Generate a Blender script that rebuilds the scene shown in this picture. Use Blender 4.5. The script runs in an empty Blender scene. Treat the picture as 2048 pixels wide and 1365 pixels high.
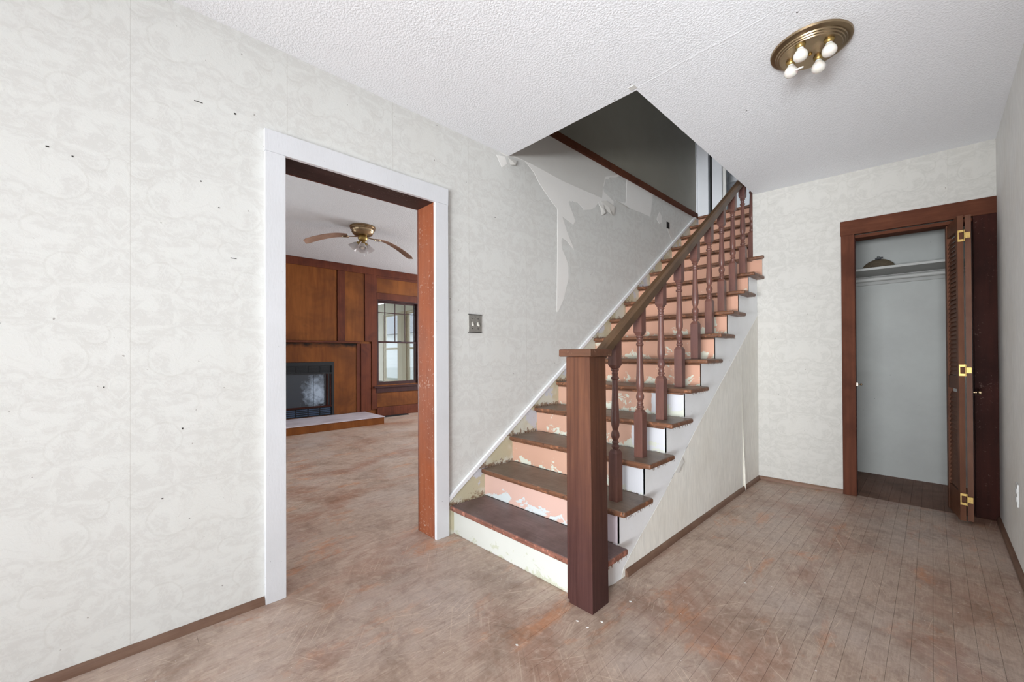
import bpy, bmesh, math, random
from mathutils import Vector, Matrix
random.seed(7)
S = bpy.context.scene
COL = S.collection

# ------------------------------------------------------------------ camera
def make_camera():
    y, pt, r, f = .8023, .0055, -.0049, 812.96
    F = Vector((-math.sin(y)*math.cos(pt), math.cos(y)*math.cos(pt), math.sin(pt)))
    R = Vector((math.cos(y), math.sin(y), 0)); U = R.cross(F)
    R2 = R*math.cos(r) + U*math.sin(r); U2 = -R*math.sin(r) + U*math.cos(r)
    cd = bpy.data.cameras.new('camera'); cam = bpy.data.objects.new('camera', cd); COL.objects.link(cam)
    m = Matrix((R2, U2, -F)).transposed().to_4x4(); m.translation = Vector((2.069, 0, 1.0996))
    cam.matrix_world = m
    cd.sensor_width = 36; cd.sensor_fit = 'HORIZONTAL'; cd.lens = f*36/2048
    cd.shift_y = 22.49/2048; cd.clip_start = .02
    S.camera = cam
make_camera()

# ------------------------------------------------------------------ world, lights, exposure
w = bpy.data.worlds.new('sky'); S.world = w; w.use_nodes = True
bg = w.node_tree.nodes['Background']; bg.inputs[0].default_value = (.86, .93, 1, 1); bg.inputs[1].default_value = 2.3
def area(name, loc, look, sx, sy, power, col=(1, 1, 1), spread=180):
    l = bpy.data.lights.new(name, 'AREA'); l.shape = 'RECTANGLE'; l.size = sx; l.size_y = sy
    l.energy = power; l.color = col; l.spread = math.radians(spread)
    o = bpy.data.objects.new(name, l); COL.objects.link(o); o.location = loc
    o.rotation_euler = (Vector(look)-Vector(loc)).to_track_quat('-Z', 'Y').to_euler()
    return o
# side window daylight, plus added fill lamps along the front wall behind the camera
C_DAY = (.92, .96, 1)
area('window_ground_bounce_front', (2.6, -3.92, .5), (2.3, 5.0, 2.5), 2.6, .6, 126, C_DAY, 70)  # added low lamp, aimed up to lift the hall ceiling
area('window_daylight_left', (.95, -3.92, 1.35), (2.37, 3.3, 1.4), .6, 1.7, 15, C_DAY, 70)  # added fill for the right wall
area('window_daylight_right', (3.2, -3.92, 1.2), (1.05, 3.0, .5), .8, 1.7, 38, C_DAY, 60)  # added fill for the stair side wall and hall floor
area('window_daylight_side', (4.32, -2.0, 1.2), (.2, .4, 1.2), 2.0, 1.8, 26, C_DAY)
# daylight through the parlor's front and back windows; the side lamps are added fills
area('window_daylight_parlor', (-2.6, -1.66, 1.3), (-2.8, 3.5, 1.7), 2.6, 1.6, 25, C_DAY)
area('window_daylight_parlor_back', (-2.6, 6.36, 1.5), (-2.6, 2, 1.2), 2.2, 1.5, 250, C_DAY)
area('window_daylight_parlor_side', (-4.7, -.7, 1.4), (2.0, 2.3, 1.2), .9, 1.5, 18, C_DAY, 90)  # added fill through the doorway, solid wall behind it
area('window_ground_bounce_parlor', (-4.7, -.7, .5), (2.0, 2.7, 2.45), .9, .6, 16, C_DAY, 70)  # added lamp aimed up through the doorway at the hall ceiling
# added fill lamp upstairs aimed at the landing casing, no window behind it
area('window_daylight_upstairs', (.9, 1.06, 4.1), (.4, 5.3, 3.2), .9, 1.0, 9, C_DAY, 60)
S.view_settings.view_transform = 'Standard'; S.view_settings.look = 'None'
S.view_settings.gamma = 1; S.view_settings.exposure = -.37; S.view_settings.use_curve_mapping = False
S.cycles.use_denoising = True
S.cycles.use_adaptive_sampling = True; S.cycles.adaptive_threshold = .05
S.cycles.max_bounces = 6; S.cycles.diffuse_bounces = 4; S.cycles.glossy_bounces = 3; S.cycles.sample_clamp_indirect = 8

# ------------------------------------------------------------------ node helpers
def lin(c):
    out = []
    for v in c[:3]:
        v = v/255
        out.append(v/12.92 if v <= .04045 else ((v+.055)/1.055)**2.4)
    return (*out, 1)
class NT:
    def __init__(s, name):
        s.m = bpy.data.materials.new(name); s.m.use_nodes = True; s.t = s.m.node_tree
        s.b = s.t.nodes['Principled BSDF']; s._pos = None
    def n(s, typ, ins=None, **pr):
        nd = s.t.nodes.new(typ)
        for k, v in pr.items(): setattr(nd, k, v)
        for k, v in (ins or {}).items(): s.put(nd.inputs[k], v)
        return nd
    def put(s, inp, v):
        if isinstance(v, bpy.types.NodeSocket): s.t.links.new(v, inp)
        elif isinstance(v, bpy.types.Node): s.t.links.new(v.outputs[0], inp)
        else: inp.default_value = v
    def coord(s, which='Object'):
        if s._pos is None: s._pos = s.n('ShaderNodeTexCoord')
        return s._pos.outputs[which]
    def world(s): return s.n('ShaderNodeNewGeometry').outputs['Position']
    def mapping(s, v, scale=(1, 1, 1), loc=(0, 0, 0), rot=(0, 0, 0)):
        return s.n('ShaderNodeMapping', {0: v, 1: loc, 2: rot, 3: scale}).outputs[0]
    def noise(s, v, scale=5, detail=4, rough=.55, dist=0):
        return s.n('ShaderNodeTexNoise', {'Vector': v, 'Scale': scale, 'Detail': detail, 'Roughness': rough, 'Distortion': dist}).outputs[0]
    def math(s, op, a, b=0, c=0): return s.n('ShaderNodeMath', {0: a, 1: b, 2: c}, operation=op).outputs[0]
    def step(s, v, lo, hi): return s.n('ShaderNodeMapRange', {0: v, 1: lo, 2: hi, 3: 0., 4: 1.}).outputs[0]
    def mix(s, f, a, b):
        nd = s.n('ShaderNodeMix', data_type='RGBA'); s.put(nd.inputs[0], f)
        s.put(nd.inputs[6], a); s.put(nd.inputs[7], b); return nd.outputs[2]
    def mul(s, a, b, f=1.):
        nd = s.n('ShaderNodeMix', data_type='RGBA', blend_type='MULTIPLY'); s.put(nd.inputs[0], f)
        s.put(nd.inputs[6], a); s.put(nd.inputs[7], b); return nd.outputs[2]
    def bump(s, h, strength=.3, dist=.01, normal=None):
        d = {'Height': h, 'Strength': strength, 'Distance': dist}
        nd = s.n('ShaderNodeBump', d)
        if normal is not None: s.put(nd.inputs['Normal'], normal)
        s.put(s.b.inputs['Normal'], nd.outputs[0]); return nd.outputs[0]
    def sep(s, v): return s.n('ShaderNodeSeparateXYZ', {0: v}).outputs
    def comb(s, x, y, z): return s.n('ShaderNodeCombineXYZ', {0: x, 1: y, 2: z}).outputs[0]
    def out(s, col, rough=.5, metal=0., **kw):
        s.put(s.b.inputs['Base Color'], col); s.put(s.b.inputs['Roughness'], rough); s.put(s.b.inputs['Metallic'], metal)
        for k, v in kw.items(): s.put(s.b.inputs[k.replace('_', ' ')], v)
        return s.m

def wallpaper(name, axis, base, light, dark, arcs=False):
    m = NT(name); P = m.world(); x, y, z = m.sep(P)
    u = y if axis == 'y' else x
    up = m.math('PINGPONG', u, .265)
    ang = m.math('MULTIPLY', z, 2*math.pi/.62)
    v1 = m.math('MULTIPLY', m.math('SINE', ang), .12); v2 = m.math('MULTIPLY', m.math('COSINE', ang), .12)
    vec = m.comb(up, v1, v2)
    n1 = m.noise(vec, 10, 4, .6, 1.6)
    mask = m.step(n1, .44, .56)
    n2 = m.noise(vec, 30, 3, .6, 2.5)
    mask2 = m.step(n2, .5, .56)
    col = m.mix(mask, lin(base), lin(light))
    col = m.mix(m.math('MULTIPLY', mask2, .55), col, lin(light))
    # scroll outlines
    vz = m.math('MODULO', m.math('ADD', z, 6.2), .62)
    wob = m.math('MULTIPLY', m.math('SUBTRACT', m.noise(P, 22, 3, .6), .5), .022)
    for (cu, cv, rr, sg) in ((.12, .16, .052, 1), (.145, .47, .060, -1), (.20, .30, .026, 1), (.06, .56, .028, -1)):
        du = m.math('SUBTRACT', up, cu); dv = m.math('SUBTRACT', vz, cv)
        d = m.math('ADD', m.math('SQRT', m.math('ADD', m.math('MULTIPLY', du, du), m.math('MULTIPLY', dv, dv))), wob)
        gate = m.step(m.math('MULTIPLY', m.math('ADD', du, m.math('MULTIPLY', dv, .8)), float(sg)), -.03, .01)
        ring = m.step(m.math('ABSOLUTE', m.math('SUBTRACT', d, rr)), .006, .002)
        col = m.mix(m.math('MULTIPLY', m.math('MULTIPLY', ring, gate), .55), col, lin(light))
        ring2 = m.step(m.math('ABSOLUTE', m.math('SUBTRACT', d, rr+.009)), .005, .001)
        col = m.mix(m.math('MULTIPLY', m.math('MULTIPLY', ring2, gate), .30), col, lin(dark))
    # old drips and grime
    g = m.noise(m.mapping(P, (2.6, 2.6, .7)), 1.3, 5, .6)
    col = m.mix(m.math('MULTIPLY', m.step(g, .5, .8), .18), col, lin((200, 194, 184)))
    fine = m.noise(P, 260, 2, .6)
    sp = m.step(m.noise(P, 46, 1, .5), .785, .80)
    col = m.mix(m.math('MULTIPLY', sp, .6), col, lin((120, 112, 104)))
    # seams between the strips
    fr = m.math('ABSOLUTE', m.math('SUBTRACT', m.math('MODULO', m.math('ADD', u, 8.185), .53), .265))
    seam = m.step(fr, .0016, .0006)
    col = m.mix(m.math('MULTIPLY', seam, .35), col, lin((170, 165, 156)))
    h = m.math('ADD', m.math('MULTIPLY', fine, .4), m.math('MULTIPLY', mask2, .5))
    m.bump(h, .18, .002)
    return m.out(col, .62, 0., Specular_IOR_Level=.25)

def paint(name, c, c2=None, rough=.45, grime=.25, bumpy=.25, scale=3.):
    m = NT(name); P = m.world()
    n = m.noise(P, scale, 5, .65)
    col = m.mix(m.math('MULTIPLY', m.step(n, .4, .75), grime), lin(c), lin(c2 or tuple(v*.8 for v in c)))
    chip = m.step(m.noise(P, 55, 2, .5), .76, .77)
    col = m.mix(m.math('MULTIPLY', chip, .7), col, lin(tuple(v*.55 for v in c)))
    m.bump(m.noise(m.mapping(P, (1, 1, .25)), 120, 3, .6), bumpy, .002)
    return m.out(col, rough)

def wood(name, c1, c2, c3=None, grain=(60, 60, 3), rough=.42, spec=.14, blotch=2.5, wear=None, dust=0., space='world', coat=0.):
    m = NT(name); P = m.world() if space == 'world' else m.coord('Object')
    V = m.mapping(P, grain)
    g = m.noise(V, 1., 6, .6, .4)
    g2 = m.noise(m.mapping(P, tuple(v*.28 for v in grain)), 1., 4, .6, 1.2)
    t = m.math('ADD', m.math('MULTIPLY', g, .6), m.math('MULTIPLY', g2, .5))
    col = m.mix(m.step(t, .38, .72), lin(c1), lin(c2))
    b = m.noise(P, blotch, 4, .6, .5)
    col = m.mix(m.math('MULTIPLY', m.step(b, .45, .72), .75), col, lin(c3 or tuple(v*.7 for v in c1)))
    if wear:
        wn = m.noise(P, 70, 4, .7)
        wn2 = m.noise(P, 5, 3, .6)
        col = m.mix(m.math('MULTIPLY', m.step(m.math('ADD', wn, m.math('MULTIPLY', wn2, .35)), .80, .86), .7), col, lin(wear))
    if dust:
        col = m.mix(m.math('MULTIPLY', m.step(m.noise(P, 3.7, 5, .7), .35, .7), dust), col, lin((150, 138, 128)))
    m.bump(t, .25, .0025)
    return m.out(col, m.n('ShaderNodeMapRange', {0: b, 3: rough-.07, 4: rough+.12}).outputs[0], 0., Specular_IOR_Level=spec, Coat_Weight=coat)

def floor_material(name):
    m = NT(name); P = m.world(); rnd = m.n('ShaderNodeObjectInfo').outputs['Random']
    x, y, z = m.sep(P)
    strip = m.math('FLOOR', m.math('DIVIDE', x, .0573))
    sr = m.n('ShaderNodeTexWhiteNoise', {'W': m.math('ADD', strip, m.math('MULTIPLY', rnd, 7.3))}, noise_dimensions='1D').outputs[0]
    grain = m.noise(m.n('ShaderNodeMapping', {0: P, 1: m.comb(0, m.math('MULTIPLY', sr, 9), 0), 3: (120, 9, 1)}).outputs[0], 1, 7, .72, .6)
    base = m.mix(m.step(grain, .3, .7), lin((168, 144, 128)), lin((198, 176, 160)))
    base = m.mul(base, m.mix(sr, lin((250, 250, 250)), lin((250, 250, 250))), .8)
    # finish left in patches: reddish and orange
    red = m.noise(m.mapping(P, (1.3, .8, 1)), 1.7, 5, .62, .6)
    base = m.mix(m.math('MULTIPLY', m.step(red, .48, .64), .72), base, lin((152, 106, 84)))
    org = m.noise(m.mapping(P, (2.4, 1., 1), (3.1, 1.7, 0)), 2.2, 6, .7, .4)
    base = m.mix(m.math('MULTIPLY', m.step(org, .56, .66), .60), base, lin((197, 130, 84)))
    gry = m.noise(m.mapping(P, (1.1, .9, 1), (7.7, 2.2, 0)), 1.4, 6, .6, .2)
    base = m.mix(m.math('MULTIPLY', m.step(gry, .48, .70), .50), base, lin((187, 176, 170)))
    drk = m.noise(m.mapping(P, (1.2, 1.6, 1), (1.7, 5.2, 0)), 2.0, 6, .7, .5)
    base = m.mix(m.math('MULTIPLY', m.step(drk, .50, .70), .55), base, lin((115, 91, 74)))
    # fine rub marks and scratches in every direction
    rub = m.noise(m.mapping(P, (22, 60, 1), (0, 0, 0), (0, 0, .9)), 1, 4, .7, .6)
    base = m.mix(m.math('MULTIPLY', m.step(rub, .5, .8), .24), base, lin((223, 202, 182)))
    for i, (rot, off) in enumerate(((.12, 2.), (-.35, 5.), (1.05, 9.), (.55, 13.), (-.9, 17.))):
        s_ = m.noise(m.mapping(m.mapping(P, (1, 1, 1), (off, off*.7, 0), (0, 0, rot)), (150, 2.2, 1)), 1, 2, .5, .0)
        gate = m.step(m.noise(m.mapping(P, (1, 1, 1), (off, 0, 0)), 2.6, 3, .55), .50, .60)
        base = m.mix(m.math('MULTIPLY', m.math('MULTIPLY', m.step(s_, .65, .69), gate), .5), base, lin((224, 204, 184)))
        base = m.mix(m.math('MULTIPLY', m.math('MULTIPLY', m.step(s_, .34, .30), gate), .3), base, lin((92, 70, 58)))
    mot = m.noise(m.mapping(P, (1, .7, 1), (4, 4, 0)), 14, 6, .75, .8)
    base = m.mix(m.math('MULTIPLY', m.step(mot, .48, .64), .32), base, lin((118, 88, 70)))
    mot2 = m.noise(m.mapping(P, (1, .7, 1), (9, 1, 0)), 22, 6, .78, .5)
    base = m.mix(m.math('MULTIPLY', m.step(mot2, .52, .68), .34), base, lin((226, 206, 190)))
    fleck = m.step(m.noise(P, 70, 1, .5), .79, .80)
    base = m.mix(m.math('MULTIPLY', fleck, .7), base, lin((250, 250, 250)))
    h = m.math('ADD', grain, m.math('MULTIPLY', rub, .6))
    m.bump(h, .35, .0015)
    ro = m.n('ShaderNodeMapRange', {0: m.math('ADD', m.math('MULTIPLY', red, .5), m.math('MULTIPLY', grain, .5)), 1: .3, 2: .7, 3: .50, 4: .30}).outputs[0]
    return m.out(base, ro, 0., Specular_IOR_Level=.5)

def riser_material(name, main, under, grey=None, xsplit=None, amount=.0, zlow=.35):
    m = NT(name); P = m.world(); G = m.coord('Generated'); gx, gy, gz = m.sep(G); x, y, z = m.sep(P)
    n = m.noise(m.mapping(P, (1, 1, 1.3)), 9, 6, .68, .6)
    low = m.math('MULTIPLY', m.step(gz, zlow*1.6, 0.), .16)
    f = m.step(m.math('ADD', n, low), .615-amount, .63-amount)
    col = lin(main)
    tint = m.noise(P, 4, 3, .6)
    col = m.mix(m.math('MULTIPLY', tint, .35), col, lin(tuple(v*.88 for v in main)))
    if grey is not None:
        e = m.math('ADD', x, m.math('MULTIPLY', m.noise(P, 25, 3, .6), .02))
        col = m.mix(m.step(e, xsplit, xsplit+.006), col, lin(grey))
    col = m.mix(f, col, lin(under))
    edge = m.step(m.math('MINIMUM', gz, m.math('SUBTRACT', 1, gz)), .05, .0)
    dirt = m.math('MULTIPLY', edge, m.step(m.noise(P, 60, 3, .6), .45, .6))
    col = m.mix(m.math('MULTIPLY', dirt, .7), col, lin((104, 80, 60)))
    m.bump(m.math('ADD', m.math('MULTIPLY', f, -.6), m.math('MULTIPLY', n, .3)), .35, .003)
    return m.out(col, .42)

def plain(name, c, rough=.5, metal=0., **kw):
    m = NT(name); P = m.world()
    n = m.noise(P, 35, 4, .6)
    col = m.mix(n, lin(c), lin(tuple(v*.82 for v in c)))
    return m.out(col, rough, metal, **kw)

def textured_ceiling(name, c, scale, strength):
    m = NT(name); P = m.world()
    n = m.noise(m.mapping(P, (1, 1, 1)), scale, 3, .55, .3)
    n2 = m.noise(P, scale*2.1, 2, .5)
    h = m.math('ADD', m.step(n, .40, .62), m.math('MULTIPLY', n2, .6))
    big = m.noise(P, 1.1, 3, .5)
    col = m.mix(m.math('MULTIPLY', big, .25), lin(c), lin(tuple(v*.93 for v in c)))
    m.bump(h, strength, .005)
    return m.out(col, .8, 0., Specular_IOR_Level=.2)

M = {}
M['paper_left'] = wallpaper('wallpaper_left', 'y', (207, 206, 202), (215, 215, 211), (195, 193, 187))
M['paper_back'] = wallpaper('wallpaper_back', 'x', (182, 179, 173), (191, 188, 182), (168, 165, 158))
def linen(name, c):
    m = NT(name); P = m.world()
    v = m.noise(m.mapping(P, (60, 60, 9)), 1, 4, .6, .8)
    col = m.mix(m.step(v, .3, .7), lin(c), lin(tuple(k*.92 for k in c)))
    g = m.noise(P, 2.2, 4, .6)
    col = m.mix(m.math('MULTIPLY', m.step(g, .45, .75), .25), col, lin((205, 196, 178)))
    y = m.sep(P)[1]
    fr = m.math('ABSOLUTE', m.math('SUBTRACT', m.math('MODULO', m.math('ADD', y, 8.08), .53), .265))
    col = m.mix(m.math('MULTIPLY', m.step(fr, .003, .001), .5), col, lin((238, 234, 226)))
    m.bump(v, .2, .002)
    return m.out(col, .6, 0., Specular_IOR_Level=.25)
M['linen_side'] = linen('wallpaper_under_stairs', (242, 239, 231))
M['linen_right'] = linen('wallpaper_right', (238, 237, 234))
M['plaster'] = paint('bare_plaster', (236, 234, 230), (224, 221, 216), .6, .3, .1)
M['plaster_shade'] = paint('old_plaster', (213, 211, 206), (200, 197, 191), .6, .3, .1)
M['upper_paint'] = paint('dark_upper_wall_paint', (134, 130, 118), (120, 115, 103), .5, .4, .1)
M['casing'] = paint('white_casing_paint', (214, 215, 218), (194, 194, 194), .4, .3, .3)
M['white_paint'] = paint('white_stair_paint', (238, 239, 241), (218, 219, 214), .4, .35, .25)
def skirt_material():
    m = NT('peeling_skirt_paint'); P = m.world(); x, y, z = m.sep(P)
    col = m.mix(m.step(m.noise(P, 4, 3, .6), .45, .55), lin((206, 204, 190)), lin((192, 184, 156)))
    col = m.mix(m.step(m.noise(m.mapping(P, (1, 1, 1), (3, 0, 0)), 7, 4, .6), .56, .58), col, lin((196, 198, 204)))
    # height above the step nosings: scraped bare near the treads
    ln = m.math('SUBTRACT', m.math('MODULO', m.math('ADD', z, .0), .177), 0.)
    near = m.math('MULTIPLY', m.step(ln, .05, .0), .22)
    d = m.noise(m.mapping(P, (1, 1, 1), (0, 0, 0), (.6, 0, 0)), 30, 5, .72, .6)
    col = m.mix(m.math('MULTIPLY', m.step(m.math('ADD', d, near), .64, .68), .85), col, lin((128, 98, 72)))
    m.bump(d, .4, .003)
    return m.out(col, .55)
M['cream_paint'] = skirt_material()
M['ceiling'] = textured_ceiling('textured_ceiling', (242, 243, 246), 100, .26)
M['ceiling_parlor'] = textured_ceiling('popcorn_ceiling', (228, 230, 233), 90, 1.0)
M['floor'] = floor_material('worn_oak_floor')
M['closet_floor'] = wood('unfinished_closet_floor', (124, 86, 68), (148, 108, 88), (100, 70, 56), (110, 5, 1), .5, .3, 3)
M['subfloor'] = plain('dark_subfloor', (96, 76, 64), .8)
M['shoe'] = wood('shoe_molding_wood', (112, 87, 74), (129, 103, 87), (91, 63, 48), (8, 3, 60), .45)
M['red_wood'] = wood('mahogany_stained_wood', (80, 46, 34), (97, 58, 42), (62, 35, 27), (50, 50, 3), .55, .05, 3)
M['red_wood_h'] = wood('mahogany_stained_wood_level', (84, 48, 35), (98, 60, 43), (66, 38, 30), (3, 50, 50), .55, .05, 3)
M['door_wood'] = wood('louver_door_wood', (92, 58, 42), (110, 72, 52), (76, 48, 36), (50, 50, 3), .42, .14, 3)
M['dark_wood'] = wood('dark_stained_wood', (48, 22, 17), (62, 29, 22), (36, 17, 14), (50, 50, 3), .5, .08, 3, wear=(96, 76, 68))  # darker brown, used on the closet's right casing and jambs
M['jamb_wood'] = wood('worn_orange_jamb', (124, 62, 34), (142, 80, 50), (112, 66, 50), (50, 50, 4), .55, .08, 2.2, wear=(165, 140, 126), dust=.08)
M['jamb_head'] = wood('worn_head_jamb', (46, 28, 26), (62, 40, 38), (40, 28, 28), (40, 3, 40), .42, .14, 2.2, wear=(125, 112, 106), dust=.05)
def newel_material():
    m = NT('newel_wood'); P = m.world(); z = m.sep(P)[2]
    g = m.noise(m.mapping(P, (70, 70, 2.4)), 1, 6, .6, .4); g2 = m.noise(m.mapping(P, (18, 18, 1.2)), 1, 4, .6, 1)
    t = m.math('ADD', m.math('MULTIPLY', g, .55), m.math('MULTIPLY', g2, .5))
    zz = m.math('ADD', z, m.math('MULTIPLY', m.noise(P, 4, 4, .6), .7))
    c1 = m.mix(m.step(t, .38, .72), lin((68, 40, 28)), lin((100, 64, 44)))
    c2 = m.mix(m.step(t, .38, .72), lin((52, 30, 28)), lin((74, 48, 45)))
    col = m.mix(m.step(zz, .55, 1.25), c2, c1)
    sc = m.math('MULTIPLY', m.step(m.noise(P, 90, 3, .65), .70, .74), m.step(m.noise(P, 6, 3, .6), .50, .62))
    col = m.mix(m.math('MULTIPLY', sc, .45), col, lin((156, 130, 118)))
    m.bump(t, .2, .002)
    return m.out(col, .40, 0., Specular_IOR_Level=.25)
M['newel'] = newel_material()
M['newel_cap'] = wood('newel_cap_wood', (78, 53, 39), (100, 66, 51), (63, 46, 36), (3, 40, 50), .42, .14, 3, wear=(128, 102, 85))
M['baluster'] = wood('baluster_wood', (92, 60, 52), (112, 76, 66), (82, 58, 58), (50, 50, 6), .34, .35, 4)
M['rail'] = wood('handrail_wood', (73, 52, 33), (91, 67, 44), (59, 41, 26), (70, 5, 5), .42, .5, 5)
def tread_material(name, t1, t2, f1, f2):
    m = NT(name); P = m.world(); N = m.sep(m.n('ShaderNodeNewGeometry').outputs['Normal'])[2]
    g = m.noise(m.mapping(P, (5, 90, 60)), 1, 6, .65, .3); b = m.noise(P, 6, 5, .65, .5)
    top = m.mix(m.step(b, .35, .65), lin(t1), lin(t2))
    top = m.mix(m.math('MULTIPLY', m.step(g, .4, .7), .35), top, lin(tuple(v*.7 for v in t1)))
    fr = m.mix(m.step(g, .35, .65), lin(f1), lin(f2))
    fr = m.mix(m.math('MULTIPLY', m.step(m.noise(P, 28, 4, .7), .56, .62), .7), fr, lin(tuple(min(255, v*1.35) for v in f2)))
    fr = m.mix(m.math('MULTIPLY', m.step(m.noise(P, 35, 4, .7), .60, .66), .8), fr, lin((40, 28, 22)))
    col = m.mix(m.step(N, .75, .97), fr, top)
    sp = m.step(m.noise(P, 80, 2, .6), .72, .75)
    col = m.mix(m.math('MULTIPLY', sp, .4), col, lin((176, 160, 148)))
    m.bump(m.math('ADD', g, b), .45, .003)
    return m.out(col, .42, 0., Specular_IOR_Level=.35)
M['tread'] = tread_material('tread_wood', (108, 90, 77), (134, 116, 101), (86, 56, 40), (116, 78, 56))
M['tread_red'] = tread_material('first_tread_wood', (98, 76, 72), (126, 106, 104), (100, 62, 50), (132, 88, 74))
M['riser_white'] = riser_material('cream_riser', (194, 195, 188), (176, 178, 160), amount=-.05)
M['riser_pink'] = riser_material('pink_riser', (200, 166, 153), (192, 198, 198), (204, 190, 196), .84, -.035)
M['riser_mid'] = riser_material('peach_riser', (190, 150, 129), (196, 198, 184), (196, 196, 200), .80, -.03)
M['riser_low'] = riser_material('peach_riser_flaking', (188, 142, 119), (192, 190, 174), None, None, .0)
M['riser_up'] = riser_material('peach_riser_clean', (192, 144, 120), (204, 184, 162), None, None, -.09)
M['panel'] = wood('parlor_panel_wood', (103, 57, 28), (133, 80, 39), (73, 41, 24), (8, 14, 1.6), .36, .14, 1.8)
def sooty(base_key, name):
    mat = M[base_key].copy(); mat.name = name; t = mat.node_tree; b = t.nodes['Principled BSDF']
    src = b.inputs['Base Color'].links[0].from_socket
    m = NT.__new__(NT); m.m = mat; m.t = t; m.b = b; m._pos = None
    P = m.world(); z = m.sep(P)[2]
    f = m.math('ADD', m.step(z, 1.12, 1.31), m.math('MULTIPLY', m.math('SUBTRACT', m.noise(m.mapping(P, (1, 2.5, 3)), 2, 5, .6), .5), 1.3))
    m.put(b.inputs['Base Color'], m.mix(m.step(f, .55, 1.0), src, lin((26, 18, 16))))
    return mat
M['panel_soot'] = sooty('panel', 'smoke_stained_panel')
M['stile'] = wood('parlor_stile_wood', (86, 45, 31), (105, 57, 40), (68, 34, 28), (40, 40, 2), .36, .14, 3)
M['win_wood'] = wood('window_wood', (56, 35, 35), (70, 45, 43), None, (30, 30, 3), .4)
M['hearth_top'] = wood('dusty_hearth_top', (186, 178, 184), (208, 200, 206), (158, 144, 148), (20, 3, 20), .42)  # pale lilac grey top board
M['black'] = plain('black_metal', (24, 27, 32), .45, .3)
M['navy'] = plain('dark_blue_tile', (48, 66, 92), .3)
M['soot'] = NT('sooty_glass')
_m = M['soot']; P = _m.world()
sx, sy, sz = _m.sep(P)
n = _m.noise(P, 9, 6, .7, .8)
dd = _m.n('ShaderNodeVectorMath', {0: _m.mapping(P, (0, 1/.20, 1/.26), (0, -2.28/.20, -.50/.26)), 1: (0, 0, 0)}, operation='DISTANCE').outputs['Value']
f = _m.step(_m.math('ADD', dd, _m.math('MULTIPLY', n, 2.2)), 2.3, 1.3)  # pale blob is a reflection painted into the glass colour
f = _m.math('MULTIPLY', f, _m.step(_m.noise(P, 14, 5, .7), .2, .5))
M['soot'] = _m.out(_m.mix(f, lin((44, 50, 58)), lin((150, 164, 180))), .25)
M['brass'] = plain('brass', (196, 158, 92), .25, 1.)
M['brass_old'] = plain('aged_brass', (166, 144, 114), .30, .95)
M['brass_bright'] = plain('polished_brass', (168, 140, 84), .4, .9)
M['bulb'] = NT('frosted_bulb').out(lin((236, 230, 222)), .25, 0., Transmission_Weight=.25, Subsurface_Weight=.2)
g = NT('clear_pane')
gl = g.n('ShaderNodeBsdfGlass', {'Roughness': 0., 'IOR': 1.05}); tr = g.n('ShaderNodeBsdfTransparent', {0: (.96, .97, .97, 1)})
mx = g.n('ShaderNodeMixShader', {0: .08}); g.t.links.new(tr.outputs[0], mx.inputs[1])
gs = g.n('ShaderNodeBsdfGlossy', {0: (1, 1, 1, 1), 'Roughness': .02}); g.t.links.new(gs.outputs[0], mx.inputs[2])
g.t.links.new(mx.outputs[0], g.t.nodes['Material Output'].inputs[0]); g.t.nodes.remove(gl)
M['pane'] = g.m
M['shade_glass'] = NT('frosted_shade').out(lin((232, 226, 226)), .3, 0., Transmission_Weight=.5)
M['blade'] = wood('fan_blade_wood', (156, 126, 110), (176, 146, 128), None, (10, 10, 10), .45)
M['closet'] = paint('closet_wall_paint', (176, 178, 174), (152, 150, 148), .55, .5, .15, 2)
M['closet_shelf'] = paint('closet_shelf_paint', (176, 176, 172), (150, 150, 148), .55, .4, .1)
M['metal'] = plain('pewter_metal', (158, 155, 148), .4, .25)
M['toggle'] = plain('ivory_toggle', (226, 222, 212), .35)
M['plate_white'] = plain('white_plastic', (236, 236, 234), .35)
M['basket'] = wood('woven_brown', (84, 74, 60), (104, 92, 76), None, (90, 90, 90), .7)
M['out_white'] = paint('exterior_white_paint', (238, 234, 220), (222, 214, 192), .6, .4, .1)
M['out_post'] = paint('exterior_cream_post', (214, 204, 180), (196, 186, 160), .6, .4, .1)
M['out_ceiling'] = paint('exterior_porch_ceiling', (158, 152, 140), (120, 112, 100), .7, .7, .1, 8)
M['siding'] = paint('pale_siding', (232, 236, 240), (216, 222, 228), .6, .3, .1)
M['roof'] = plain('grey_shingle', (150, 156, 166), .8)
M['ground'] = plain('pale_ground', (170, 176, 160), .9)
M['scuff'] = plain('dark_mark', (62, 58, 54), .7)
M['hole'] = plain('dark_hole', (22, 18, 16), .9)
M['paper_back_side'] = paint('torn_paper_edge', (206, 203, 197), (188, 184, 176), .7, .3, .2)

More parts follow.
